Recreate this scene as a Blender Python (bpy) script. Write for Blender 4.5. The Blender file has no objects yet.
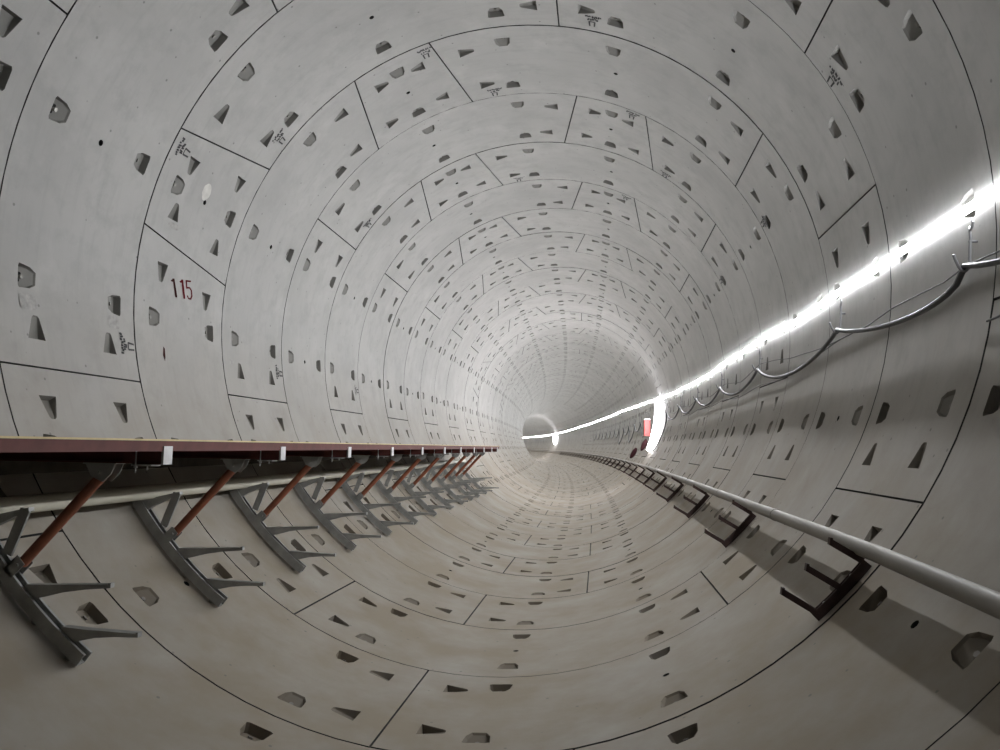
import bpy, math, random
import numpy as np
from mathutils import Vector, Matrix, geometry
random.seed(7)
rng = np.random.default_rng(5)
C = bpy.context.scene.collection
PI = math.pi

# ------------------------------------------------------------------ measured layout
R = 2.75            # inner radius of the lining
W = 1.3594          # ring width
Y0 = 3.9177         # first joint ahead of the camera
CAM = (0.8034, 0.0, -1.1704)      # relative to the tunnel axis
BEND0, BENDR = 10.0, 500.0        # the tunnel bends left after this distance

def centre(L):
    L = np.asarray(L, float)
    ph = np.maximum(0, (L - BEND0) / BENDR)
    x = -BENDR * (1 - np.cos(ph))
    y = np.where(L > BEND0, BEND0 + BENDR * np.sin(ph), L)
    return x, y, ph

def P(L, X, Z):
    """distance along the axis, offset to the right, height over the axis -> world"""
    x, y, ph = centre(L)
    return (float(x + X * np.cos(ph)), float(y + X * np.sin(ph)), float(Z + R))

def PC(s, r, th):
    t = math.radians(th)
    return P(Y0 + s * W, r * math.sin(t), r * math.cos(t))

# ------------------------------------------------------------------ materials
def new_mat(name):
    m = bpy.data.materials.new(name); m.use_nodes = True
    nt = m.node_tree
    return m, nt, nt.nodes['Principled BSDF']

def plain(name, col, rough=.6, metal=0, bump=0, var=.12, scale=14, spec=.4):
    m, nt, b = new_mat(name)
    b.inputs['Roughness'].default_value = rough
    b.inputs['Metallic'].default_value = metal
    b.inputs['Specular IOR Level'].default_value = spec
    tc = nt.nodes.new('ShaderNodeTexCoord')
    n = nt.nodes.new('ShaderNodeTexNoise'); n.inputs['Scale'].default_value = scale; n.inputs['Detail'].default_value = 5
    nt.links.new(tc.outputs['Object'], n.inputs['Vector'])
    r = nt.nodes.new('ShaderNodeValToRGB')
    r.color_ramp.elements[0].position = .3; r.color_ramp.elements[1].position = .7
    r.color_ramp.elements[0].color = tuple(c * (1 - var) for c in col) + (1,)
    r.color_ramp.elements[1].color = tuple(min(1, c * (1 + var)) for c in col) + (1,)
    nt.links.new(n.outputs['Fac'], r.inputs['Fac']); nt.links.new(r.outputs['Color'], b.inputs['Base Color'])
    if bump:
        bp = nt.nodes.new('ShaderNodeBump'); bp.inputs['Strength'].default_value = bump; bp.inputs['Distance'].default_value = .003
        nt.links.new(n.outputs['Fac'], bp.inputs['Height']); nt.links.new(bp.outputs['Normal'], b.inputs['Normal'])
    return m

def emit(name, col, strength):
    m, nt, b = new_mat(name)
    nt.nodes.remove(b)
    e = nt.nodes.new('ShaderNodeEmission'); e.inputs['Color'].default_value = col + (1,); e.inputs['Strength'].default_value = strength
    nt.links.new(e.outputs[0], nt.nodes['Material Output'].inputs['Surface'])
    return m

def concrete(name, base, dirt, dust):
    m, nt, b = new_mat(name)
    N, Lk = nt.nodes, nt.links
    b.inputs['Roughness'].default_value = .72
    b.inputs['Specular IOR Level'].default_value = .3
    g = N.new('ShaderNodeNewGeometry')
    def noise(scale, detail, rough=.55, vec=None):
        n = N.new('ShaderNodeTexNoise'); n.inputs['Scale'].default_value = scale
        n.inputs['Detail'].default_value = detail; n.inputs['Roughness'].default_value = rough
        Lk.new(vec or g.outputs['Position'], n.inputs['Vector']); return n.outputs['Fac']
    def rng_(src, a, b_, c=0., d=1.):
        n = N.new('ShaderNodeMapRange'); n.inputs[1].default_value = a; n.inputs[2].default_value = b_
        n.inputs[3].default_value = c; n.inputs[4].default_value = d; Lk.new(src, n.inputs[0]); return n.outputs[0]
    def mix(fac, a, b_, blend='MIX'):
        n = N.new('ShaderNodeMix'); n.data_type = 'RGBA'; n.blend_type = blend
        if isinstance(fac, float): n.inputs[0].default_value = fac
        else: Lk.new(fac, n.inputs[0])
        for i, v in ((6, a), (7, b_)):
            if isinstance(v, tuple): n.inputs[i].default_value = v + (1,)
            else: Lk.new(v, n.inputs[i])
        return n.outputs[2]
    big = rng_(noise(.9, 4), .35, .7)
    c = mix(big, base, tuple(x * .84 for x in base))
    med = rng_(noise(4.5, 6, .65), .48, .72, 0, .75)
    c = mix(med, c, tuple(x * .78 for x in base))
    lite = rng_(noise(2.2, 5, .6, None), .56, .72, 0, .5)
    c = mix(lite, c, tuple(min(1, x * 1.12) for x in base))
    # streaks running round the ring, left by the mould
    mp = N.new('ShaderNodeMapping'); mp.inputs['Scale'].default_value = (1.1, 9, 1.1)
    Lk.new(g.outputs['Position'], mp.inputs['Vector'])
    st = rng_(noise(2.0, 5, .6, mp.outputs[0]), .52, .78, 0, .35)
    c = mix(st, c, tuple(x * .7 for x in base))
    # settled dust: brown stain on the lower part of the ring
    sx = N.new('ShaderNodeSeparateXYZ'); Lk.new(g.outputs['Position'], sx.inputs[0])
    low = rng_(sx.outputs['Z'], .8, 2.8, 1, 0)
    pat = rng_(noise(1.6, 5, .6), .3, .62, .55, 1)
    mm = N.new('ShaderNodeMath'); mm.operation = 'MULTIPLY'; Lk.new(low, mm.inputs[0]); Lk.new(pat, mm.inputs[1])
    m2 = N.new('ShaderNodeMath'); m2.operation = 'MULTIPLY'; Lk.new(mm.outputs[0], m2.inputs[0]); m2.inputs[1].default_value = dust
    c = mix(m2.outputs[0], c, dirt)
    # pin holes
    v = N.new('ShaderNodeTexVoronoi'); v.inputs['Scale'].default_value = 6.5; Lk.new(g.outputs['Position'], v.inputs['Vector'])
    dots = rng_(v.outputs['Distance'], .045, .075, .65, 0)
    c = mix(dots, c, tuple(x * .3 for x in base))
    Lk.new(c, b.inputs['Base Color'])
    bp = N.new('ShaderNodeBump'); bp.inputs['Strength'].default_value = .25; bp.inputs['Distance'].default_value = .004
    Lk.new(noise(18, 6, .65), bp.inputs['Height']); Lk.new(bp.outputs['Normal'], b.inputs['Normal'])
    return m

M_conc = concrete('lining concrete', (.47, .465, .448), (.270, .228, .170), .92)
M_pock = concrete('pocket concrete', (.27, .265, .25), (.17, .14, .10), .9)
M_joint = plain('joint gasket', (.035, .035, .035), .9)
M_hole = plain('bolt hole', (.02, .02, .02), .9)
M_nut = plain('bolt steel', (.28, .27, .25), .45, .6)
M_red_paint = plain('red stencil paint', (.13, .02, .025), .95, spec=.05)
M_dark_paint = plain('dark stencil paint', (.05, .02, .02), .95, spec=.05)
M_ink = plain('black stencil ink', (.07, .07, .072), .95, var=.3)
M_patch = plain('mortar patch', (.62, .61, .57), .8)
M_smear = plain('grey smear', (.40, .39, .37), .85, var=.2, scale=30)
M_galv = plain('galvanised steel', (.34, .345, .335), .5, .25, var=.15)
M_plate = plain('bright zinc plate', (.55, .55, .55), .4, .5)
M_maroon = plain('maroon paint', (.115, .033, .028), .7, 0, var=.15)
M_deck = plain('walkway deck', (.06, .05, .036), .8, 0, var=.2)
M_cream = plain('cream edge', (.62, .50, .27), .6)
M_orange = plain('red oxide tube', (.25, .085, .045), .55, 0, .2, var=.25, scale=9)
M_pvc = plain('cream pipe', (.58, .56, .47), .38, 0, var=.06, scale=4)
M_pvcg = plain('grey pipe', (.23, .215, .19), .5, 0, var=.1, scale=4)
M_rust = plain('dark rusty steel', (.045, .026, .022), .7, .1, var=.35)
M_cable = plain('grey cable', (.07, .072, .076), .45)
M_blackc = plain('black cable', (.02, .02, .02), .5)
M_wire = plain('thin wire', (.09, .09, .09), .5)
M_hook = plain('hook steel', (.20, .20, .205), .45, .4)
M_pink = plain('red box', (.55, .10, .09), .5)
M_bag = plain('maroon sack', (.075, .022, .028), .8, 0, .4)
M_led = emit('light strip', (.97, .985, 1.015), 322.0)
M_side = emit('light strip side glow', (.97, .985, 1.02), 50.0)
M_coil = emit('coiled light strip', (.98, .96, 1.03), 30.0)
M_shell = plain('strip housing', (.75, .75, .75), .5)

# ------------------------------------------------------------------ mesh helpers
class MB:
    def __init__(s): s.v = []; s.f = []; s.m = []
    def add(s, vs, fs, mi=0):
        o = len(s.v); s.v += [tuple(v) for v in vs]
        for f in fs: s.f.append(tuple(i + o for i in f)); s.m.append(mi)
    def prism(s, poly, axis_pts, mi=0):
        """poly: list of (a,b); axis_pts: fn(a,b,t) for t in (0,1)"""
        n = len(poly)
        vs = [axis_pts(a, b, 0) for a, b in poly] + [axis_pts(a, b, 1) for a, b in poly]
        fs = [tuple(range(n - 1, -1, -1)), tuple(range(n, 2 * n))] + [(i, (i + 1) % n, n + (i + 1) % n, n + i) for i in range(n)]
        s.add(vs, fs, mi)
    def box(s, a, b, mi=0):
        x0, y0, z0 = a; x1, y1, z1 = b
        s.add([(x0, y0, z0), (x1, y0, z0), (x1, y1, z0), (x0, y1, z0), (x0, y0, z1), (x1, y0, z1), (x1, y1, z1), (x0, y1, z1)],
              [(0, 3, 2, 1), (4, 5, 6, 7), (0, 1, 5, 4), (1, 2, 6, 5), (2, 3, 7, 6), (3, 0, 4, 7)], mi)
    def tube(s, pts, rad, n=10, mi=0, caps=True, hollow=0):
        pts = [Vector(p) for p in pts]
        prev = None; rings = []
        for i, p in enumerate(pts):
            t = (pts[min(i + 1, len(pts) - 1)] - pts[max(i - 1, 0)]).normalized()
            if prev is None:
                a = Vector((0, 0, 1)) if abs(t.z) < .9 else Vector((1, 0, 0))
                nx = t.cross(a).normalized()
            else:
                nx = (prev - t * prev.dot(t)).normalized()
            prev = nx; ny = t.cross(nx)
            r = rad[i] if isinstance(rad, (list, tuple)) else rad
            rings.append([p + nx * math.cos(2 * PI * k / n) * r + ny * math.sin(2 * PI * k / n) * r for k in range(n)])
        vs = [q for r in rings for q in r]
        fs = [(i * n + k, i * n + (k + 1) % n, (i + 1) * n + (k + 1) % n, (i + 1) * n + k) for i in range(len(pts) - 1) for k in range(n)]
        if caps: fs += [tuple(range(n - 1, -1, -1)), tuple((len(pts) - 1) * n + k for k in range(n))]
        s.add(vs, fs, mi)
    def build(s, name, mats, parent=None, smooth=False, bevel=0, off=(0, 0, 0)):
        me = bpy.data.meshes.new(name)
        me.from_pydata([(v[0] - off[0], v[1] - off[1], v[2] - off[2]) for v in s.v], [], s.f)
        mats = mats if isinstance(mats, (list, tuple)) else [mats]
        for m in mats: me.materials.append(m)
        me.polygons.foreach_set('material_index', s.m)
        if smooth:
            me.polygons.foreach_set('use_smooth', [True] * len(s.f))
            me.set_sharp_from_angle(angle=math.radians(40))
        me.update()
        o = bpy.data.objects.new(name, me); C.objects.link(o)
        if parent: o.parent = parent
        if bevel:
            md = o.modifiers.new('bevel', 'BEVEL'); md.width = bevel; md.segments = 2; md.limit_method = 'ANGLE'
        return o

def empty(name, label, cat, group=None, loc=(0, 0, 0), rotz=0):
    o = bpy.data.objects.new(name, None); C.objects.link(o)
    o.location = loc; o.rotation_euler = (0, 0, rotz); o.empty_display_size = .1
    o['label'] = label; o['category'] = cat
    if group: o['group'] = group
    return o
def tag(o, label, cat, group=None):
    o['label'] = label; o['category'] = cat
    if group: o['group'] = group
    return o
def copy_tree(o, parent=None):
    c = o.copy(); C.objects.link(c); c.parent = parent
    for ch in list(o.children): copy_tree(ch, c)
    return c

# ------------------------------------------------------------------ the lining: a ring template in (u, theta, depth)
GAP = .0062
SEG = [  # (theta at u=0 and u=1 of the low side), (of the high side), centre
    ((-8.25, -12.4), (8.25, 12.4), 0.),
    ((8.25, 12.4), (79.1, 79.1), 45.6), ((79.1, 79.1), (146.4, 146.4), 112.7), ((146.4, 146.4), (213.6, 213.6), 180.),
    ((213.6, 213.6), (280.9, 280.9), 247.3), ((280.9, 280.9), (351.75, 347.6), 314.4)]

def template(level):
    """level 2 full, 1 simple pockets, 0 none"""
    U, T, D = [], [], []; F = []; FM = []; FS = []; FG = []
    def vert(u, t, d): U.append(u); T.append(t); D.append(d); return len(U) - 1
    def tri(a, b, c, m, seg, smooth): F.append((a, b, c)); FM.append(m); FS.append(smooth); FG.append(seg)
    def poly(ids, m, seg):
        for i in range(1, len(ids) - 1): tri(ids[0], ids[i], ids[i + 1], m, seg, False)
    k = math.radians(1) * R
    gu = GAP / W; gt = math.degrees(GAP / R)
    for si, (lo, hi, cen) in enumerate(SEG):
        lo_at = lambda u: lo[0] + (lo[1] - lo[0]) * u + gt
        hi_at = lambda u: hi[0] + (hi[1] - hi[0]) * u - gt
        pockets = []          # (outline [(u,t)], depth fn(u,t), kind, info)
        if level:
            for g in range(-2, 16):
                t = g * 22.5
                if lo_at(.5) + 1 < t < hi_at(.5) - 1:
                    for e in (0, 1):
                        us = [.143, .15, .215, .25, .252, .215, .15, .143]
                        ts = [-1.25, -1.6, -1.4, -.85, .85, 1.4, 1.6, 1.25]
                        if level == 1: us = [.145, .25, .25, .145]; ts = [-1.6, -1.1, 1.1, 1.6]
                        if e: us = [1.025 - a for a in us]; us = us[::-1]; ts = ts[::-1]
                        jt = rng.normal(0, .12)
                        out = [(a, t + b + jt) for a, b in zip(us, ts)]
                        if e: dep = lambda u, tt: .010 + .042 * min(1, max(0, (u - .775) / .1))
                        else: dep = lambda u, tt: .010 + .042 * min(1, max(0, (.25 - u) / .1))
                        pockets.append((out, dep, 'D', (e, t + jt)))
            for side in (0, 1):
                for e in (0, 1):
                    uu = .245 if not e else .77
                    j = lo_at(uu) if side == 0 else hi_at(uu)
                    sg = 1 if side == 0 else -1
                    if cen == 0: a0, a1 = 3.6, 6.5
                    else: a0, a1 = 3.7, 6.9
                    us = [uu - .054, uu - .054, uu - .02, uu + .02, uu + .054, uu + .054]
                    aa = [a0 + .5, a0, a1, a1, a0, a0 + .5] if False else None
                    out = [(uu - .055, j + sg * a0), (uu - .022, j + sg * (a1 - .25)), (uu - .012, j + sg * a1),
                           (uu + .012, j + sg * a1), (uu + .022, j + sg * (a1 - .25)), (uu + .055, j + sg * a0)]
                    if level == 1: out = [out[0], out[2], out[3], out[5]]
                    if sg < 0: out = out[::-1]
                    dep = lambda u, tt, j=j, a1=a1, a0=a0: .008 + .040 * min(1, max(0, (a1 - abs(tt - j)) / (a1 - a0)))
                    pockets.append((out, dep, 'W', None))
            # grout hole
            n = 8 if level == 2 else 5
            out = [(.5 + .022 / W * math.cos(2 * PI * q / n), cen + .022 / k * math.sin(2 * PI * q / n)) for q in range(n)]
            pockets.append((out, lambda u, t: .06, 'G', None))
        # CDT input
        pts = []; edges = []; faces = []
        step = 3.75 if level == 2 else 5.0 if level == 1 else 7.5
        n = max(2, int(round((hi_at(.5) - lo_at(.5)) / step)))
        ring = [(gu, lo_at(gu) + (hi_at(gu) - lo_at(gu)) * i / n) for i in range(n + 1)] + \
               [(1 - gu, lo_at(1 - gu) + (hi_at(1 - gu) - lo_at(1 - gu)) * (n - i) / n) for i in range(n + 1)]
        pts += ring; faces.append(list(range(len(ring))))
        for out, *_ in pockets:
            o = len(pts); pts += out; faces.append(list(range(o, o + len(out))))
        def inside(u, t):
            for out, _, kd, _i in pockets:
                us = [a for a, b in out]; ts = [b for a, b in out]
                if min(us) - .02 < u < max(us) + .02 and min(ts) - .4 < t < max(ts) + .4: return True
            return False
        if level:
            for uu in ((.075, .32, .42, .58, .68, .925) if level == 2 else (.35, .65)):
                for i in range(1, n):
                    t = lo_at(uu) + (hi_at(uu) - lo_at(uu)) * i / n
                    if not inside(uu, t): pts.append((uu, t))
        p2 = [Vector((u * W, t * k)) for u, t in pts]
        def ccw(ids):
            a = sum(p2[ids[i]].x * p2[ids[(i + 1) % len(ids)]].y - p2[ids[(i + 1) % len(ids)]].x * p2[ids[i]].y for i in range(len(ids)))
            return ids if a > 0 else ids[::-1]
        faces = [ccw(q) for q in faces]
        ov, oe, of, _a, _b, ofo = geometry.delaunay_2d_cdt(p2, [], faces, 1, 1e-6)
        base = [vert(v.x / W, v.y / k, 0) for v in ov]
        for f, src in zip(of, ofo):
            if any(q > 0 for q in src) or len(f) < 3: continue
            for i in range(1, len(f) - 1):
                tri(base[f[0]], base[f[i]], base[f[i + 1]], 0, si, True)
        # groove sides
        ids0 = [vert(u, t, 0) for u, t in ring]; ids1 = [vert(u, t, .066) for u, t in ring]
        m_ = len(ring)
        for i in range(m_):
            j = (i + 1) % m_
            tri(ids0[i], ids0[j], ids1[j], 2, si, False); tri(ids0[i], ids1[j], ids1[i], 2, si, False)
        for out, dep, kd, info in pockets:
            cu = sum(a for a, b in out) / len(out); ct = sum(b for a, b in out) / len(out)
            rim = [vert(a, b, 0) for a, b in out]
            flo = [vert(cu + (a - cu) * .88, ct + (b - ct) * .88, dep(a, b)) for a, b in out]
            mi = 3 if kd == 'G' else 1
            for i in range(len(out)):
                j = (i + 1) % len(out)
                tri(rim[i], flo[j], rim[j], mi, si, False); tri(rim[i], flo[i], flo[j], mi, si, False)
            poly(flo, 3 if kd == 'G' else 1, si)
            if kd == 'D' and level == 2 and info:
                e, t = info
                u0 = .885 if e else .14; dr = -1 if e else 1
                sk = .072 if e else .040
                dp = lambda x: .010 + .042 * min(1, max(0, ((u0 + dr * x) - .775) / .1 if e else (.25 - (u0 + dr * x)) / .1))
                n = 10
                # mouth of the bolt hole, sunk in the deep end, with the bolt's nut standing in it
                hole = [(sk + .017 * math.cos(2 * PI * q / n), .68 * math.sin(2 * PI * q / n)) for q in range(n)]
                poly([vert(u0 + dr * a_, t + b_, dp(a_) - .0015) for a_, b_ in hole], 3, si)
                nut = [(sk + .003 + .008 * math.cos(2 * PI * q / 6), .30 * math.sin(2 * PI * q / 6)) for q in range(6)]
                a = [vert(u0 + dr * a_, t + b_, dp(a_)) for a_, b_ in nut]
                b = [vert(u0 + dr * (a_ + .004), t + b_, dp(a_) - .016) for a_, b_ in nut]
                for q in range(6):
                    r2 = (q + 1) % 6
                    tri(a[q], a[r2], b[r2], 4, si, False); tri(a[q], b[r2], b[q], 4, si, False)
                poly(b, 4, si)
    return dict(U=np.array(U), T=np.array(T), D=np.array(D), F=np.array(F), M=np.array(FM), S=np.array(FS), G=np.array(FG))

TPL = {lv: template(lv) for lv in (0, 1, 2)}
NAMES = ['ceiling', 'wall_right', 'floor', 'wall_left']
def settle(th):
    """slight ovality of the built rings"""
    th = (np.asarray(th) + 180) % 360 - 180
    return th + np.interp(th, [-180, -150, -90, -60, -30, 30, 65, 90, 180], [-.35, -.8, -.75, -.4, 0, .25, .5, .15, -.35])
acc = {n: dict(v=[], f=[], m=[], s=[], n=0) for n in NAMES}
def quadrant(th):
    th = (th + 360) % 360
    if th > 315 or th <= 45: return 'ceiling'
    if th <= 135: return 'wall_right'
    if th <= 225: return 'floor'
    return 'wall_left'
def world_arr(L, r, th):
    x, y, ph = centre(L); t = np.radians(th)
    X = r * np.sin(t); Z = r * np.cos(t)
    return np.stack([x + X * np.cos(ph), y + X * np.sin(ph), Z + R], 1)
def push(nm, v, f, m, s):
    a = acc[nm]; a['v'].append(v); a['f'].append(f + a['n']); a['m'].append(m); a['s'].append(s); a['n'] += len(v)

KEY = {-1: 19.4, 0: -25.6, 1: -70.6, 2: -25.6, 3: 19.4, 4: -25.6, 5: 19.4, 6: -25.6, 7: 19.4}
FIRST, LAST = -8, 106
for k in range(FIRST, LAST):
    key = KEY.get(k)
    if key is None:
        key = -25.6 if k % 2 == 0 else (19.4 if (k // 2) % 3 else -70.6)
    lv = 2 if -3 <= k < 14 else 1 if 14 <= k < 46 else 0
    tp = TPL[lv]
    for si in range(6):
        fm = tp['G'] == si
        F = tp['F'][fm]; used = np.unique(F); remap = np.zeros(len(tp['U']), int); remap[used] = np.arange(len(used))
        dr = rng.normal(0, .0012)
        r = R + tp['D'][used] + dr
        v = world_arr(Y0 + (k + tp['U'][used]) * W, r, settle(tp['T'][used] + key))
        push(quadrant(SEG[si][2] + key), v, remap[F], tp['M'][fm], tp['S'][fm])
# dark liner behind the joints
nL = 240
Ls = np.linspace(Y0 + FIRST * W, Y0 + LAST * W, nL)
for nm, t0 in (('ceiling', -45), ('wall_right', 45), ('floor', 135), ('wall_left', 225)):
    ths = np.linspace(t0, t0 + 90, 25)
    LL, TT = np.meshgrid(Ls, ths, indexing='ij')
    v = world_arr(LL.ravel(), np.full(LL.size, R + .065), TT.ravel())
    f = []
    for i in range(nL - 1):
        for j in range(24):
            a = i * 25 + j; b = a + 1; c = a + 25; d = c + 1
            f += [(a, b, d), (a, d, c)]
    f = np.array(f); push(nm, v, f, np.full(len(f), 2), np.full(len(f), False))
shell = {}
for nm in NAMES:
    a = acc[nm]
    v = np.concatenate(a['v']); f = np.concatenate(a['f']); m = np.concatenate(a['m']); s = np.concatenate(a['s'])
    # orient every face towards the axis side
    me = bpy.data.meshes.new(nm)
    me.from_pydata(v.tolist(), [], f.tolist())
    for mm in (M_conc, M_pock, M_joint, M_hole, M_nut): me.materials.append(mm)
    me.polygons.foreach_set('material_index', m.astype(int))
    me.polygons.foreach_set('use_smooth', s.astype(bool))
    me.update()
    o = bpy.data.objects.new(nm, me); C.objects.link(o); o['kind'] = 'structure'
    shell[nm] = o
    # face orientation: smooth surface faces must face inwards for an even shade
    A, B, Cc = v[f[:, 0]], v[f[:, 1]], v[f[:, 2]]
    nrm = np.cross(B - A, Cc - A); nrm /= np.maximum(np.linalg.norm(nrm, axis=1, keepdims=True), 1e-12)
    # axis point nearest to every vertex
    yv = v[:, 1]
    Lv = np.where((yv > BEND0), BEND0 + BENDR * np.arctan2(yv - BEND0, v[:, 0] + BENDR), yv)
    x, y, ph = centre(Lv)
    rad = np.stack([x - v[:, 0], y - v[:, 1], R - v[:, 2]], 1); rad /= np.linalg.norm(rad, axis=1, keepdims=True)
    flip = (nrm * rad[f[:, 0]]).sum(1) < 0
    flip &= s
    if flip.any():
        f2 = f.copy(); f2[flip] = f2[flip][:, ::-1]
        me.clear_geometry(); me.from_pydata(v.tolist(), [], f2.tolist())
        me.polygons.foreach_set('material_index', m.astype(int)); me.polygons.foreach_set('use_smooth', s.astype(bool))
        me.update(); f = f2
        nrm[flip] *= -1
    ln = np.repeat(nrm, 3, axis=0)
    sm = np.repeat(s, 3); ln[sm] = rad[f.ravel()[sm]]
    me.normals_split_custom_set(ln.tolist())

# ------------------------------------------------------------------ paint and marks lying on the lining
def marks(name, polys, mat, parent, lift=.0035):
    mb = MB()
    for poly in polys:
        mb.add([PC(s, R - lift, th) for s, th in poly], [tuple(range(len(poly)))])
    return mb.build(name, mat, shell[parent])
def stroke(a, b, w):
    (x0, y0), (x1, y1) = a, b
    L = math.hypot(x1 - x0, y1 - y0); nx, ny = -(y1 - y0) / L * w / 2, (x1 - x0) / L * w / 2
    return [(x0 + nx, y0 + ny), (x1 + nx, y1 + ny), (x1 - nx, y1 - ny), (x0 - nx, y0 - ny)]
def quadmap(x, y):        # the painted number: unit square -> (s, theta)
    tl, tr, bl, br = (1.342, -86.35), (1.567, -85.35), (1.395, -89.35), (1.61, -88.75)
    top = (tl[0] + (tr[0] - tl[0]) * x, tl[1] + (tr[1] - tl[1]) * x); bot = (bl[0] + (br[0] - bl[0]) * x, bl[1] + (br[1] - bl[1]) * x)
    return (bot[0] + (top[0] - bot[0]) * y, bot[1] + (top[1] - bot[1]) * y)
one = lambda x: [stroke((x + .12, 0), (x + .12, 1), .095), stroke((x + .0, .84), (x + .14, .955), .095)]
five = [stroke((.72, .955), (.98, .955), .085), stroke((.745, .98), (.73, .55), .065), stroke((.72, .60), (.90, .62), .085),
        stroke((.88, .63), (.97, .48), .075), stroke((.965, .50), (.965, .2), .07), stroke((.965, .22), (.88, .04), .075),
        stroke((.9, .045), (.76, .045), .085), stroke((.78, .03), (.715, .2), .065)]
marks('painted_number', [[quadmap(*q) for q in p] for p in one(0)], M_dark_paint, 'wall_left')['label'] = 'dark red painted digit 1'
marks('painted_number', [[quadmap(*q) for q in p] for p in one(.42) + five], M_red_paint, 'wall_left')['label'] = 'red painted digits 15'
marks('paint_drip', [[(1.275, -98.6), (1.29, -98.9), (1.288, -100.4), (1.278, -101.2), (1.265, -100.2)]], M_dark_paint, 'wall_left')

def blob(s, th, rs, rt, n=14, seed=0, sq=2.0):
    rr = random.Random(seed)
    return [(s + rs * (abs(math.cos(a)) ** (2 / sq)) * math.copysign(1, math.cos(a)) * rr.uniform(.9, 1.05),
             th + rt * (abs(math.sin(a)) ** (2 / sq)) * math.copysign(1, math.sin(a)) * rr.uniform(.9, 1.05))
            for a in [2 * PI * i / n + .01 for i in range(n)]]
marks('mortar_patch', [blob(1.475, -69.3, .045, 1.6, 20)], M_patch, 'wall_left', .003)
marks('grey_smear', [blob(.205, -96.8, .055, 1.1, 12, 3, 5), blob(.815, -96.6, .05, 1.0, 12, 4, 5), blob(2.12, -98.5, .04, .5, 12, 8, 3), blob(1.27, -77.6, .06, .55, 12, 9, 3)], M_smear, 'wall_left', .003)

def stencil(s, th, wd, seed, parent, up=1):
    """two rows of small unreadable stamped marks and a pair of bars beside them"""
    rr = random.Random(seed); ps = []
    for row, (ds, n) in enumerate(((-.03, 8), (.0, 5))):
        for i in range(n):
            t = th + up * (i - 3) * .42 + (.6 * up if row else 0)
            for q in range(rr.choice((1, 2, 2))):
                a = (s + ds + rr.uniform(-.008, .008), t + rr.uniform(-.12, .12))
                ps.append([(a[0] - .009, a[1] - .15), (a[0] + .008, a[1] - .13), (a[0] + .009, a[1] + .15), (a[0] - .007, a[1] + .16)])
    for t in (-.55, .55):
        ps.append([(s + .025, th + t - .15), (s + .078, th + t * .8 - .15), (s + .078, th + t * .8 + .15), (s + .025, th + t + .15)])
    ps.append([(s + .022, th - .6), (s + .03, th - .6), (s + .03, th + .6), (s + .022, th + .6)])
    o = marks('stamped_marking', ps, M_ink, parent)
for i, (s, th, par) in enumerate([(.905, -99.9, 'wall_left'), (1.09, -65.6, 'wall_left'), (1.87, -52.6, 'wall_left'), (.91, 59.9, 'wall_right'),
                              (1.86, 15.2, 'ceiling'), (2.09, -18.8, 'ceiling'), (2.9, -7.6, 'ceiling'), (3.07, 24.6, 'ceiling'),
                              (3.92, 35.6, 'ceiling'), (2.91, -98.6, 'wall_left'), (3.88, -52.6, 'wall_left'), (4.9, -98.4, 'wall_left'),
                              (4.9, -8.0, 'ceiling'), (5.08, 25.2, 'ceiling'), (2.9, 64.5, 'wall_right'), (4.9, 64.5, 'wall_right')]):
    stencil(s, th, 1, i, par)

# ------------------------------------------------------------------ light strip along the right wall
TH_TAB = [(-3, 87.4), (3, 87.2), (4.2, 86.3), (6, 86.3), (7.5, 86.7), (12, 84.6), (17, 80.5), (24.5, 76), (36, 74), (48, 74), (77, 81), (106, 81)]
def strip_th(s):
    for (a, b), (c, d) in zip(TH_TAB, TH_TAB[1:]):
        if s <= c:
            t = (s - a) / (c - a); break
    base = b + (d - b) * t
    sag = math.sin((s - 1.7) / 2.05 * PI) ** 2 * .35 if s > 1 else 0
    return base + sag
LED_W = .045
def ribbon(mb, s0, s1, ds, r_out, w, h):
    n = max(2, int((s1 - s0) / ds)); rows = []
    for i in range(n + 1):
        s = s0 + (s1 - s0) * i / n; th = strip_th(s); dt = math.degrees(w / 2 / r_out)
        rows += [PC(s, r_out, th - dt), PC(s, r_out - h * .75, th - dt * .85), PC(s, r_out - h, th - dt * .5), PC(s, r_out - h, th + dt * .5), PC(s, r_out - h * .75, th + dt * .85), PC(s, r_out, th + dt)]
    o = len(mb.v); mb.v += rows
    for k, mi in ((0, 1), (1, 1), (2, 0), (3, 1), (4, 1), (5, 2)):
        for i in range(n):
            mb.f.append((o + i * 6 + k, o + i * 6 + (k + 1) % 6, o + (i + 1) * 6 + (k + 1) % 6, o + (i + 1) * 6 + k)); mb.m.append(mi)
mb = MB(); ribbon(mb, -.6, 30, .2, 2.745, LED_W, .018); ribbon(mb, 30, 104, .5, 2.745, LED_W, .018)
led = mb.build('light_strip', [M_led, M_side, M_shell])
tag(led, 'long glowing white light strip running down the right wall of the tunnel', 'light strip')
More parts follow.
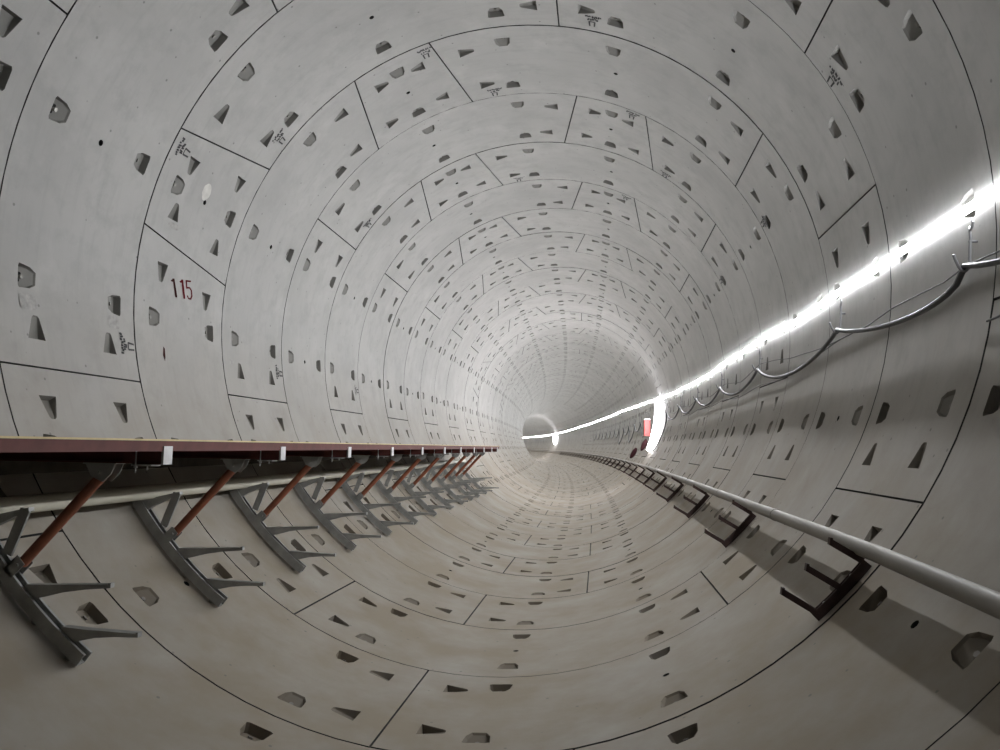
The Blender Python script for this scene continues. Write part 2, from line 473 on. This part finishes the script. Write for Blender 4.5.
for k in range(0, 24):
    s = k - .15; th = strip_th(s); mb = MB()
    for sg in (-1, 1):
        pts = [(2.749, th + sg * .48), (2.749, th + sg * .95), (2.744, th + sg * .95), (2.740, th + sg * .56), (2.736, th + sg * .50), (2.742, th + sg * .48)]
        v = [PC(s - .010, r_, t_) for r_, t_ in pts] + [PC(s + .010, r_, t_) for r_, t_ in pts]
        mb.add(v, [(0, 1, 2, 3, 4, 5), (11, 10, 9, 8, 7, 6)] + [(q, q + 6, (q + 1) % 6 + 6, (q + 1) % 6) for q in range(6)])
    mb.add([PC(s + a_, r_, th + t_) for a_ in (-.01, .01) for r_, t_ in ((2.7495, -.5), (2.7495, .5), (2.7455, .5), (2.7455, -.5))],
           [(0, 1, 2, 3), (7, 6, 5, 4), (0, 4, 5, 1), (1, 5, 6, 2), (2, 6, 7, 3), (3, 7, 4, 0)])
    mb.build('mounting_clip', M_hook, led)

# ------------------------------------------------------------------ hooks, cable and wires under the strip
HOOKS = [-1.9, .14, 1.7, 3.95] + [6 + 2 * i for i in range(18)]
def hook_pts(full=True):
    """local: x to the right of the axis, y along the tunnel, z up (r/theta frame at the wall)"""
    def q(dy, r, th): t = math.radians(th); return (r * math.sin(t), dy, r * math.cos(t))
    rod = [q(-.05, 2.70, 89.1), q(-.062, 2.70, 89.6), q(-.05, 2.70, 90.1), q(-.022, 2.705, 90.2), q(-.004, 2.712, 89.8), q(.002, 2.715, 90.2), q(.0, 2.715, 91.2), q(.004, 2.713, 92.5), q(0, 2.712, 93.7)]
    jay = [q(0, 2.712, 93.7), q(0, 2.708, 94.4), q(0, 2.692, 94.78), q(0, 2.672, 94.7), q(-.006, 2.655, 94.3), q(-.014, 2.635, 93.6), q(-.022, 2.622, 93.05)]
    pin = [q(0, 2.748, 91.4), q(0, 2.706, 91.4)]
    return rod, jay, pin
def ordinal(i): return ['nearest', 'second', 'third', 'fourth', 'fifth', 'sixth', 'seventh', 'eighth', 'ninth', 'tenth', 'eleventh', 'twelfth', 'thirteenth', 'fourteenth', 'fifteenth',
                        'sixteenth', 'seventeenth', 'eighteenth', 'nineteenth', 'twentieth'][i]
rod, jay, pin = hook_pts()
B0 = (2.748 * math.sin(math.radians(91.4)), 0, 2.748 * math.cos(math.radians(91.4)))
def place(o, L, base):
    x, y, ph = centre(L)
    o.location = P(L, base[0], base[2]); o.rotation_euler = (0, 0, float(ph))
hk = empty('cable_hook', '', 'hook', 'steel cable hooks below the light strip')
m1 = MB(); m1.tube(rod, .0075, 8); m1.build('hanger_rod', M_hook, hk, True, off=B0)
m1 = MB(); m1.tube(jay, .008, 8); m1.build('cradle', M_hook, hk, True, off=B0)
m1 = MB(); m1.tube(pin, .007, 8); m1.build('anchor_bolt', M_hook, hk, True, off=B0)
vis = [h for h in HOOKS if h > 0]
for i, s in enumerate(vis):
    o = hk if i == 0 else copy_tree(hk)
    place(o, Y0 + s * W, B0)
    if i == 0: o['label'] = 'nearest steel hook, light grey, holding the cable below the light strip at the right'
    elif i < 6: o['label'] = f'{ordinal(i)} steel cable hook from the camera below the light strip'
    else:
        o['label'] = 'small far steel cable hook below the strip, beyond the sagging white bundle'
        o['group'] = 'far cable hooks deep in the tunnel'

def hang(s0, s1, z0, zb, n, X=2.682, skew=0, rmax=2.722):
    out = []
    for i in range(n):
        t = i / n; tt = t ** (1 + skew)
        sh = (1 - (2 * tt - 1) ** 2)
        z = z0 + (zb - z0) * sh ** .85
        x = min(X, math.sqrt(max(.01, rmax ** 2 - z * z)))
        out.append(P(Y0 + (s0 + (s1 - s0) * t) * W, x - .012 * math.sin(PI * t) * (z > -.6), z))
    return out
Zh = 2.682 * math.cos(math.radians(94.15))
pts = []
bot = {1: -.345, 2: -.41, 3: -.39, 4: -.39, 5: -.40, 6: -.43, 7: -1.22, 8: -.5, 9: -.75, 10: -.5, 11: -.9, 12: -.55, 13: -.95, 14: -.6}
for i in range(len(HOOKS) - 1):
    pts += hang(HOOKS[i], HOOKS[i + 1], Zh, bot.get(i, -.32 if i == 0 else -.6), 22, skew=-.35 if i == 1 else 0)
pts.append(P(Y0 + HOOKS[-1] * W, 2.682, Zh))
mb = MB(); mb.tube(pts, .0165, 9)
tag(mb.build('power_cable', M_cable, None, True), 'thick grey cable sagging in loops from the hooks below the light strip', 'cable')
# thin wires
def wire(name, knots, rad, mat, label, r=2.735):
    p = []
    for (a, ta), (b, tb) in zip(knots, knots[1:]):
        for i in range(6):
            t = i / 6; e = t * t * (3 - 2 * t) * .5 + t * .5
            p.append(PC(a + (b - a) * t, r, ta + (tb - ta) * e))
    p.append(PC(knots[-1][0], r, knots[-1][1]))
    mb = MB(); mb.tube(p, rad, 6)
    return tag(mb.build(name, mat, None, True), label, 'wire')
kn = [(-1.2, 95.2), (.2, 93.6), (.4, 94.3), (.9, 94.4), (1.32, 95.4), (2.06, 95.7), (2.83, 94.9), (3.6, 93.2), (4.0, 92.6), (4.9, 94.9), (5.9, 93.2), (6.9, 95.2), (8, 93.5), (9, 95.6), (10, 94), (11, 96), (12, 94)]
wire('thin_wire', kn, .0045, M_wire, 'thin dark wire strung loosely between the hooks above the thick cable')
kn = [(-.35, 99.3), (-.15, 98.9), (.1, 98.3)]
kn2 = [(1.74, 95.6), (2.52, 97.5), (3.2, 98.9), (3.9, 98.2), (4.9, 99.4), (5.9, 98.4), (6.9, 99.3), (7.9, 98.4), (8.9, 99.6), (10, 98.6)]
wire('thin_wire', kn2, .004, M_wire, 'second thin wire hanging lower, starting behind the second cable hook')
wire('thin_wire', [(-1.3, 100.4), (-.5, 100.8), (-.2, 100.6), (.0, 100.9)], .006, M_wire, 'short dark wire end on the right wall cut by the frame edge')

# white bundle of spare lit strip hanging in the deep cable loop, with a red box
def loops(s, X, ztop, zbot, n, spread, rad, seed, flat=.12):
    rr = random.Random(seed); mb = MB()
    for j in range(n):
        p = []; w_ = flat * rr.uniform(.4, 1); zt = ztop + rr.uniform(-.05, .02); zb = zbot + rr.uniform(0, .38) * (ztop - zbot) * .6
        ds = (j - n / 2) * spread
        for i in range(33):
            a = 2 * PI * i / 32
            z = (zt + zb) / 2 + (zt - zb) / 2 * math.cos(a)
            x = min(X, math.sqrt(2.66 ** 2 - z * z)) - .02 * (j % 3)
            p.append(P(Y0 + (s + ds + w_ * math.sin(a) / W) * W, x, z))
        mb.tube(p, rad, 6, caps=False)
    return mb
t = loops(13.45, 2.66, .2, -1.25, 14, .06, .016, 3, .24)
o = t.build('light_strip_bundle', M_coil, None, True)
tag(o, 'glaring white bundle of spare light strip hanging inside the deepest cable loop', 'light bundle')
t = loops(67, 2.5, .45, -.8, 8, .14, .035, 9, .6)
o = t.build('light_strip_bundle', M_coil, None, True)
tag(o, 'far glaring white light bundle near the vanishing end of the light strip', 'light bundle')
# red distribution box
mb = MB()
def rbox(mb, s0, s1, x0, x1, z0, z1):
    v = [P(Y0 + s * W, x, z) for z in (z0, z1) for s, x in ((s0, x0), (s1, x0), (s1, x1), (s0, x1))]
    mb.add(v, [(0, 3, 2, 1), (4, 5, 6, 7), (0, 1, 5, 4), (1, 2, 6, 5), (2, 3, 7, 6), (3, 0, 4, 7)])
rbox(mb, 14.35, 14.6, 2.36, 2.54, -.78, -.28)
o = mb.build('distribution_box', M_pink, None, False, .015)
tag(o, 'small red box on the right wall beside the white light bundle', 'electrical box')
mb = MB(); rbox(mb, 14.33, 14.62, 2.35, 2.545, -.28, -.25); mb.build('lid', M_plate, o)
# maroon sacks slung on the wall
for s, zc, lab in ((14.5, -1.05, 'dark bundle tied under the small red box on the right wall'), (16.3, -1.32, 'dark maroon sack hanging on the right wall above the pipe, past the red box')):
    mb = MB(); p = []; rr_ = []
    for i in range(9):
        t = i / 8; z = zc + .17 - .34 * t
        p.append(P(Y0 + (s + .1 * t) * W, math.sqrt(2.66 ** 2 - z * z) - .07, z)); rr_.append(.012 + .07 * math.sin(PI * min(1, t * .9 + .06)) ** .7)
    mb.tube(p, rr_, 12)
    tag(mb.build('sack', M_bag, None, True), lab, 'sack')

# ------------------------------------------------------------------ pipe and cable brackets on the right wall
PX, PZ, PR = 2.088, -1.635, .0405
def long_tube(name, X, Z, rad, L0, L1, mat, n=20, step=.7, jog=0):
    k = int((L1 - L0) / step); mb = MB()
    mb.tube([P(L0 + (L1 - L0) * i / k, X, Z - jog * max(0, 3.9 - (L0 + (L1 - L0) * i / k))) for i in range(k + 1)], rad, n)
    return mb.build(name, mat, None, True)
pipe = long_tube('water_pipe', PX, PZ, PR, -1.2, Y0 + 104 * W, M_pvcg, jog=.016)
tag(pipe, 'grey pipe resting on the dark brackets along the lower right wall', 'pipe')
for s in (1.38, 5.4, 9.4, 13.4, 17.4):
    mb = MB()
    mb.tube([P(Y0 + s * W - .02, PX, PZ), P(Y0 + s * W + .02, PX, PZ)], PR + .004, 20)
    cl = mb.build('pipe_clamp', M_pvcg, pipe, True)
    mb = MB(); mb.tube([P(Y0 + s * W, PX + .03, PZ - .03), P(Y0 + s * W, 2.155, -1.70)], .008, 6); mb.build('clamp_stem', M_rust, cl, True)
for s in (3.3, 7.3, 11.3):
    mb = MB(); mb.tube([P(Y0 + s * W - .05, PX, PZ), P(Y0 + s * W + .05, PX, PZ)], PR + .003, 20)
    mb.build('pipe_coupling', M_pvcg, pipe, True)

def xz(r, th): t = math.radians(th); return (r * math.sin(t), r * math.cos(t))
def arc_sweep(mb, prof, th0, th1, n, mi=0):
    """prof: closed list of (r, dy)"""
    m = len(prof); vs = []
    for i in range(n + 1):
        th = th0 + (th1 - th0) * i / n
        for r, dy in prof: x, z = xz(r, th); vs.append((x, dy, z))
    fs = [(i * m + k, i * m + (k + 1) % m, (i + 1) * m + (k + 1) % m, (i + 1) * m + k) for i in range(n) for k in range(m)]
    fs += [tuple(range(m - 1, -1, -1)), tuple(n * m + k for k in range(m))]
    mb.add(vs, fs, mi)
def bar(mb, a, b, wn, wy, mi=0, y=0, taper=1.0):
    """flat bar in the x-z plane from a to b, wn wide across, wy along the tunnel"""
    ax, az = a; bx, bz = b; L = math.hypot(bx - ax, bz - az); nx, nz = -(bz - az) / L * wn / 2, (bx - ax) / L * wn / 2
    poly = [(ax + nx, az + nz), (bx + nx * taper, bz + nz * taper), (bx - nx * taper, bz - nz * taper), (ax - nx, az - nz)]
    mb.prism(poly, lambda p, q, t: (p, y - wy / 2 + wy * t, q), mi)
EB = xz(2.745, 132.6); EB = (EB[0], 0, EB[1])
eb = empty('cable_bracket', '', 'bracket', 'dark cable brackets on the right wall')
mb = MB(); arc_sweep(mb, [(2.745, -.016), (2.745, .016), (2.698, .016), (2.698, .010), (2.735, .010), (2.735, -.010), (2.698, -.010), (2.698, -.016)], 128.9, 136.75, 8)
mb.build('back_channel', M_rust, eb, off=EB)
for th in (129.05, 132.75, 136.35):
    rx, rz = xz(2.700, th); mb = MB()
    ln = .175
    tipx, tipz = rx - .868 * ln, rz + .50 * ln
    bar(mb, (rx, rz), (tipx, tipz), .031, .034)
    bar(mb, (tipx + .010, tipz + .004), (tipx - .003, tipz + .006), .031, .034)
    mb.build('arm', M_rust, eb, off=EB)
for th in (131, 135):
    mb = MB(); x0, z0 = xz(2.737, th); x1, z1 = xz(2.70, th); mb.tube([(x0, 0, z0), (x1, 0, z1)], .008, 6)
    mb.build('anchor_bolt', M_nut, eb, off=EB)
NE = 30
for i in range(NE):
    o = eb if i == 0 else copy_tree(eb)
    place(o, Y0 + (.05 + 2 * i + (.02 if i else 0)) * W, EB)
    if i == 0: o['label'] = 'nearest and largest dark three-armed bracket under the grey pipe, at right'
    elif i < 8: o['label'] = f'{ordinal(i)} dark three-armed bracket from the camera under the right grey pipe'
    else:
        o['label'] = 'tiny distant dark bracket in the merging row under the right pipe'
        o['group'] = 'distant dark brackets under the right pipe'

# ------------------------------------------------------------------ walkway on the left wall
yA, yB = -1.0, 15.5
wk = empty('walkway', 'raised walkway deck along the left wall with a dark red edge beam', 'walkway', None, P(yA, -1.9, -1.175))
wo = wk.location
def sweep_y(mb, poly, y0=yA, y1=yB, n=24, mi=0):
    m = len(poly); vs = []
    for i in range(n + 1):
        L = y0 + (y1 - y0) * i / n
        for x, z in poly: vs.append(P(L, x, z))
    fs = [(i * m + k, i * m + (k + 1) % m, (i + 1) * m + (k + 1) % m, (i + 1) * m + k) for i in range(n) for k in range(m)]
    fs += [tuple(range(m - 1, -1, -1)), tuple(n * m + k for k in range(m))]
    mb.add(vs, fs, mi)
rect = lambda x0, x1, z0, z1: [(x0, z0), (x1, z0), (x1, z1), (x0, z1)]
mb = MB(); sweep_y(mb, rect(-2.475, -1.226, -1.190, -1.1745)); mb.build('deck', M_deck, wk, off=wo)
mb = MB(); sweep_y(mb, rect(-1.246, -1.214, -1.1735, -1.1655)); mb.build('nosing', M_cream, wk, off=wo)['label'] = 'thin cream yellow edging'
mb = MB(); sweep_y(mb, [(-1.218, -1.1745), (-1.218, -1.222), (-1.262, -1.222), (-1.262, -1.217), (-1.224, -1.217), (-1.224, -1.1745)])
mb.build('edge_beam', M_maroon, wk, off=wo)['label'] = 'dark red steel edge beam'
for xx, zz in ((-1.34, -1.2235), (-1.85, -1.2235), (-2.29, -1.365)):  # dark stringers added to deepen under-deck shade; the tall one hides the wall
    mb = MB(); sweep_y(mb, rect(xx - .02, xx + .02, zz, -1.1905)); mb.build('stringer_shade_strip', M_deck, wk, off=wo)

LB = (xz(2.745, -133)[0], 0, xz(2.745, -133)[1])
lb = empty('walkway_bracket', '', 'bracket', 'steel brackets carrying the walkway')
mb = MB()
arc_sweep(mb, [(2.727, -.030), (2.727, .030), (2.665, .030), (2.665, .017), (2.670, .017), (2.670, .025), (2.722, .025), (2.722, -.025), (2.670, -.025), (2.670, -.017), (2.665, -.017), (2.665, -.030)], -123.6, -144.4, 16)
mb.build('wall_channel', M_galv, lb, off=LB)
for th in (-126, -138, -143):
    mb = MB(); x0, z0 = xz(2.7275, th); x1, z1 = xz(2.747, th); mb.tube([(x0, 0, z0), (x1, 0, z1)], .018, 8); mb.build('wall_spacer', M_nut, lb, off=LB)
def arm_poly(mb, pts, wy):
    mb.prism(pts, lambda p, q, t: (p, -wy / 2 + wy * t, q))
def cable_arm(thr, tip):
    x0, z0 = xz(2.674, thr); mb = MB()
    tx, tz = tip
    d = (tx - x0, tz - z0)
    at = lambda f, up: (x0 + d[0] * f, z0 + d[1] * f + up)
    pts = [at(0, .024), at(.3, .017), at(.97, .006), at(.97, .014), at(1, .014), at(1, -.009), at(.7, -.010), at(.45, -.018), at(.25, -.034), at(.04, -.044)]
    arm_poly(mb, pts, .030)
    arm_poly(mb, [at(.02, .028), at(.3, .021), at(.97, .010), at(.97, .006), at(.3, .017), at(.02, .024)], .044)
    return mb
cable_arm(-135.0, (-1.452, -1.853)).build('cable_arm', M_galv, lb, off=LB)
cable_arm(-140.9, (-1.300, -2.070)).build('cable_arm', M_galv, lb, off=LB)
mb = MB(); arm_poly(mb, [(-2.192, -1.570), (-1.90, -1.502), (-1.897, -1.520), (-1.98, -1.552), (-2.08, -1.60), (-2.155, -1.645)], .036)
mb.build('pipe_arm', M_galv, lb, off=LB)
mb = MB(); bar(mb, (-1.918, -1.512), (-1.998, -1.725), .052, .012, 0, -.012); bar(mb, (-1.918, -1.512), (-1.998, -1.725), .008, .03, 0, 0)
mb.build('brace', M_galv, lb, off=LB)
st_lo, st_hi = (-1.925, -1.768), (-1.522, -1.322)
mb = MB(); mb.tube([(st_lo[0], 0, st_lo[1]), (st_hi[0], 0, st_hi[1])], .0255, 16)
st = mb.build('strut', M_orange, lb, True, off=LB)
mb = MB()
for dy in (-.03, .026):
    mb.prism([(-2.005, -1.795), (-1.93, -1.725), (-1.89, -1.768), (-1.955, -1.835)], lambda p, q, t, dy=dy: (p, dy + .004 * t, q))
mb.prism([(-2.0, -1.79), (-1.945, -1.738), (-1.938, -1.746), (-1.99, -1.80)], lambda p, q, t: (p, -.03 + .06 * t, q))
mb.tube([(-1.925, -.04, -1.772), (-1.925, .04, -1.772)], .009, 8)
mb.build('lower_gusset', M_galv, lb, off=LB)
mb = MB()
for dy in (-.034, .029):
    mb.prism([(-1.61, -1.283), (-1.455, -1.283), (-1.475, -1.335), (-1.515, -1.372), (-1.575, -1.345)], lambda p, q, t, dy=dy: (p, dy + .005 * t, q))
mb.box((-1.62, -.036, -1.287), (-1.45, .036, -1.282))
mb.tube([(-1.535, -.045, -1.325), (-1.535, .045, -1.325)], .009, 8)
mb.build('upper_gusset', M_galv, lb, off=LB)
mb = MB()
mb.box((-2.268, -.0045, -1.275), (-1.225, .0045, -1.229)); mb.box((-2.268, -.030, -1.282), (-1.225, .030, -1.274)); mb.box((-2.268, -.030, -1.232), (-1.225, .030, -1.224))
mb.box((-1.42, -.029, -1.275), (-1.225, -.023, -1.23))
cb = mb.build('cross_beam', M_maroon, lb, off=LB)
mb = MB(); mb.box((-1.224, -.036, -1.284), (-1.212, .036, -1.198)); mb.build('end_plate', M_plate, lb, off=LB)['label'] = 'bright grey end plate'
mb = MB(); mb.tube([(-1.345, -.045, -1.325), (-1.345, -.045, -1.215)], .0035, 6); mb.tube([(-1.345, -.045, -1.302), (-1.345, -.045, -1.292)], .009, 6)
mb.box((-1.36, -.055, -1.292), (-1.26, .02, -1.287)); mb.tube([(-1.285, -.045, -1.31), (-1.285, -.045, -1.285)], .0035, 6)
mb.build('clamp', M_plate, lb, off=LB)
BY = [3.33, 4.64, 5.95, 7.24, 8.52, 9.79, 10.97, 12.2, 13.3, 14.35, 15.2]
for i in range(len(BY)):
    o = lb if i == 0 else copy_tree(lb)
    place(o, BY[i], LB)
    if i == 0: o['label'] = 'nearest and largest walkway bracket, its grey wall channel cut by the left frame edge'
    elif i == len(BY) - 1: o['label'] = 'last walkway bracket with strut, at the far end of the walkway'
    else: o['label'] = f'{ordinal(i)} walkway bracket from the camera with red-brown strut and grey arms'
# further plain channels go on past the end of the walkway
lc = empty('cable_bracket', '', 'bracket', 'grey cable brackets past the walkway')
for ch in list(lb.children):
    if ch.name.split('.')[0] in ('wall_channel', 'cable_arm', 'pipe_arm'):
        c = ch.copy(); C.objects.link(c); c.parent = lc
for i in range(1):
    place(lc, 16.3, LB)
    lc['label'] = 'grey two-armed cable bracket standing just past the walkway end'

pl = long_tube('water_pipe', -2.095, -1.5085, .046, -1.0, 16.4, M_pvc)
tag(pl, 'cream white pipe lying on the bracket arms under the left walkway', 'pipe')
for s in (2.3, 6.4):
    mb = MB(); mb.tube([P(Y0 + s * W - .05, -2.095, -1.5085), P(Y0 + s * W + .05, -2.095, -1.5085)], .0495, 20)
    mb.build('pipe_coupling', M_pvc, pl, True)

# ------------------------------------------------------------------ camera
f, yaw, pitch, roll = 751., .1322, .0946, -.018
Rz = Matrix.Rotation(yaw, 3, 'Z'); Rx = Matrix.Rotation(pitch, 3, 'X'); Ry = Matrix(((math.cos(roll), 0, math.sin(roll)), (0, 1, 0), (-math.sin(roll), 0, math.cos(roll))))
Mx = Rz @ Rx @ Ry
right, fwd, up = Mx.col[0], Mx.col[1], Mx.col[2]
cd = bpy.data.cameras.new('camera'); cam = bpy.data.objects.new('camera', cd); C.objects.link(cam)
m4 = Matrix(((right[0], up[0], -fwd[0], CAM[0]), (right[1], up[1], -fwd[1], CAM[1]), (right[2], up[2], -fwd[2], CAM[2] + R), (0, 0, 0, 1)))
cam.matrix_world = m4
cd.sensor_width = 36; cd.lens = f / 1000 * 36; cd.clip_start = .05; cd.clip_end = 400
sc = bpy.context.scene; sc.camera = cam
w = bpy.data.worlds.new('world'); sc.world = w; w.use_nodes = True
w.node_tree.nodes['Background'].inputs[0].default_value = (.5, .52, .55, 1); w.node_tree.nodes['Background'].inputs[1].default_value = .05
sc.view_settings.view_transform = 'Standard'; sc.view_settings.look = 'None'; sc.view_settings.gamma = 1
sc.view_settings.use_curve_mapping = False; sc.view_settings.exposure = 0
try:
    sc.cycles.use_denoising = True; sc.cycles.max_bounces = 10; sc.cycles.diffuse_bounces = 7
    sc.cycles.use_light_tree = True; sc.cycles.sample_clamp_indirect = 4
except Exception: pass
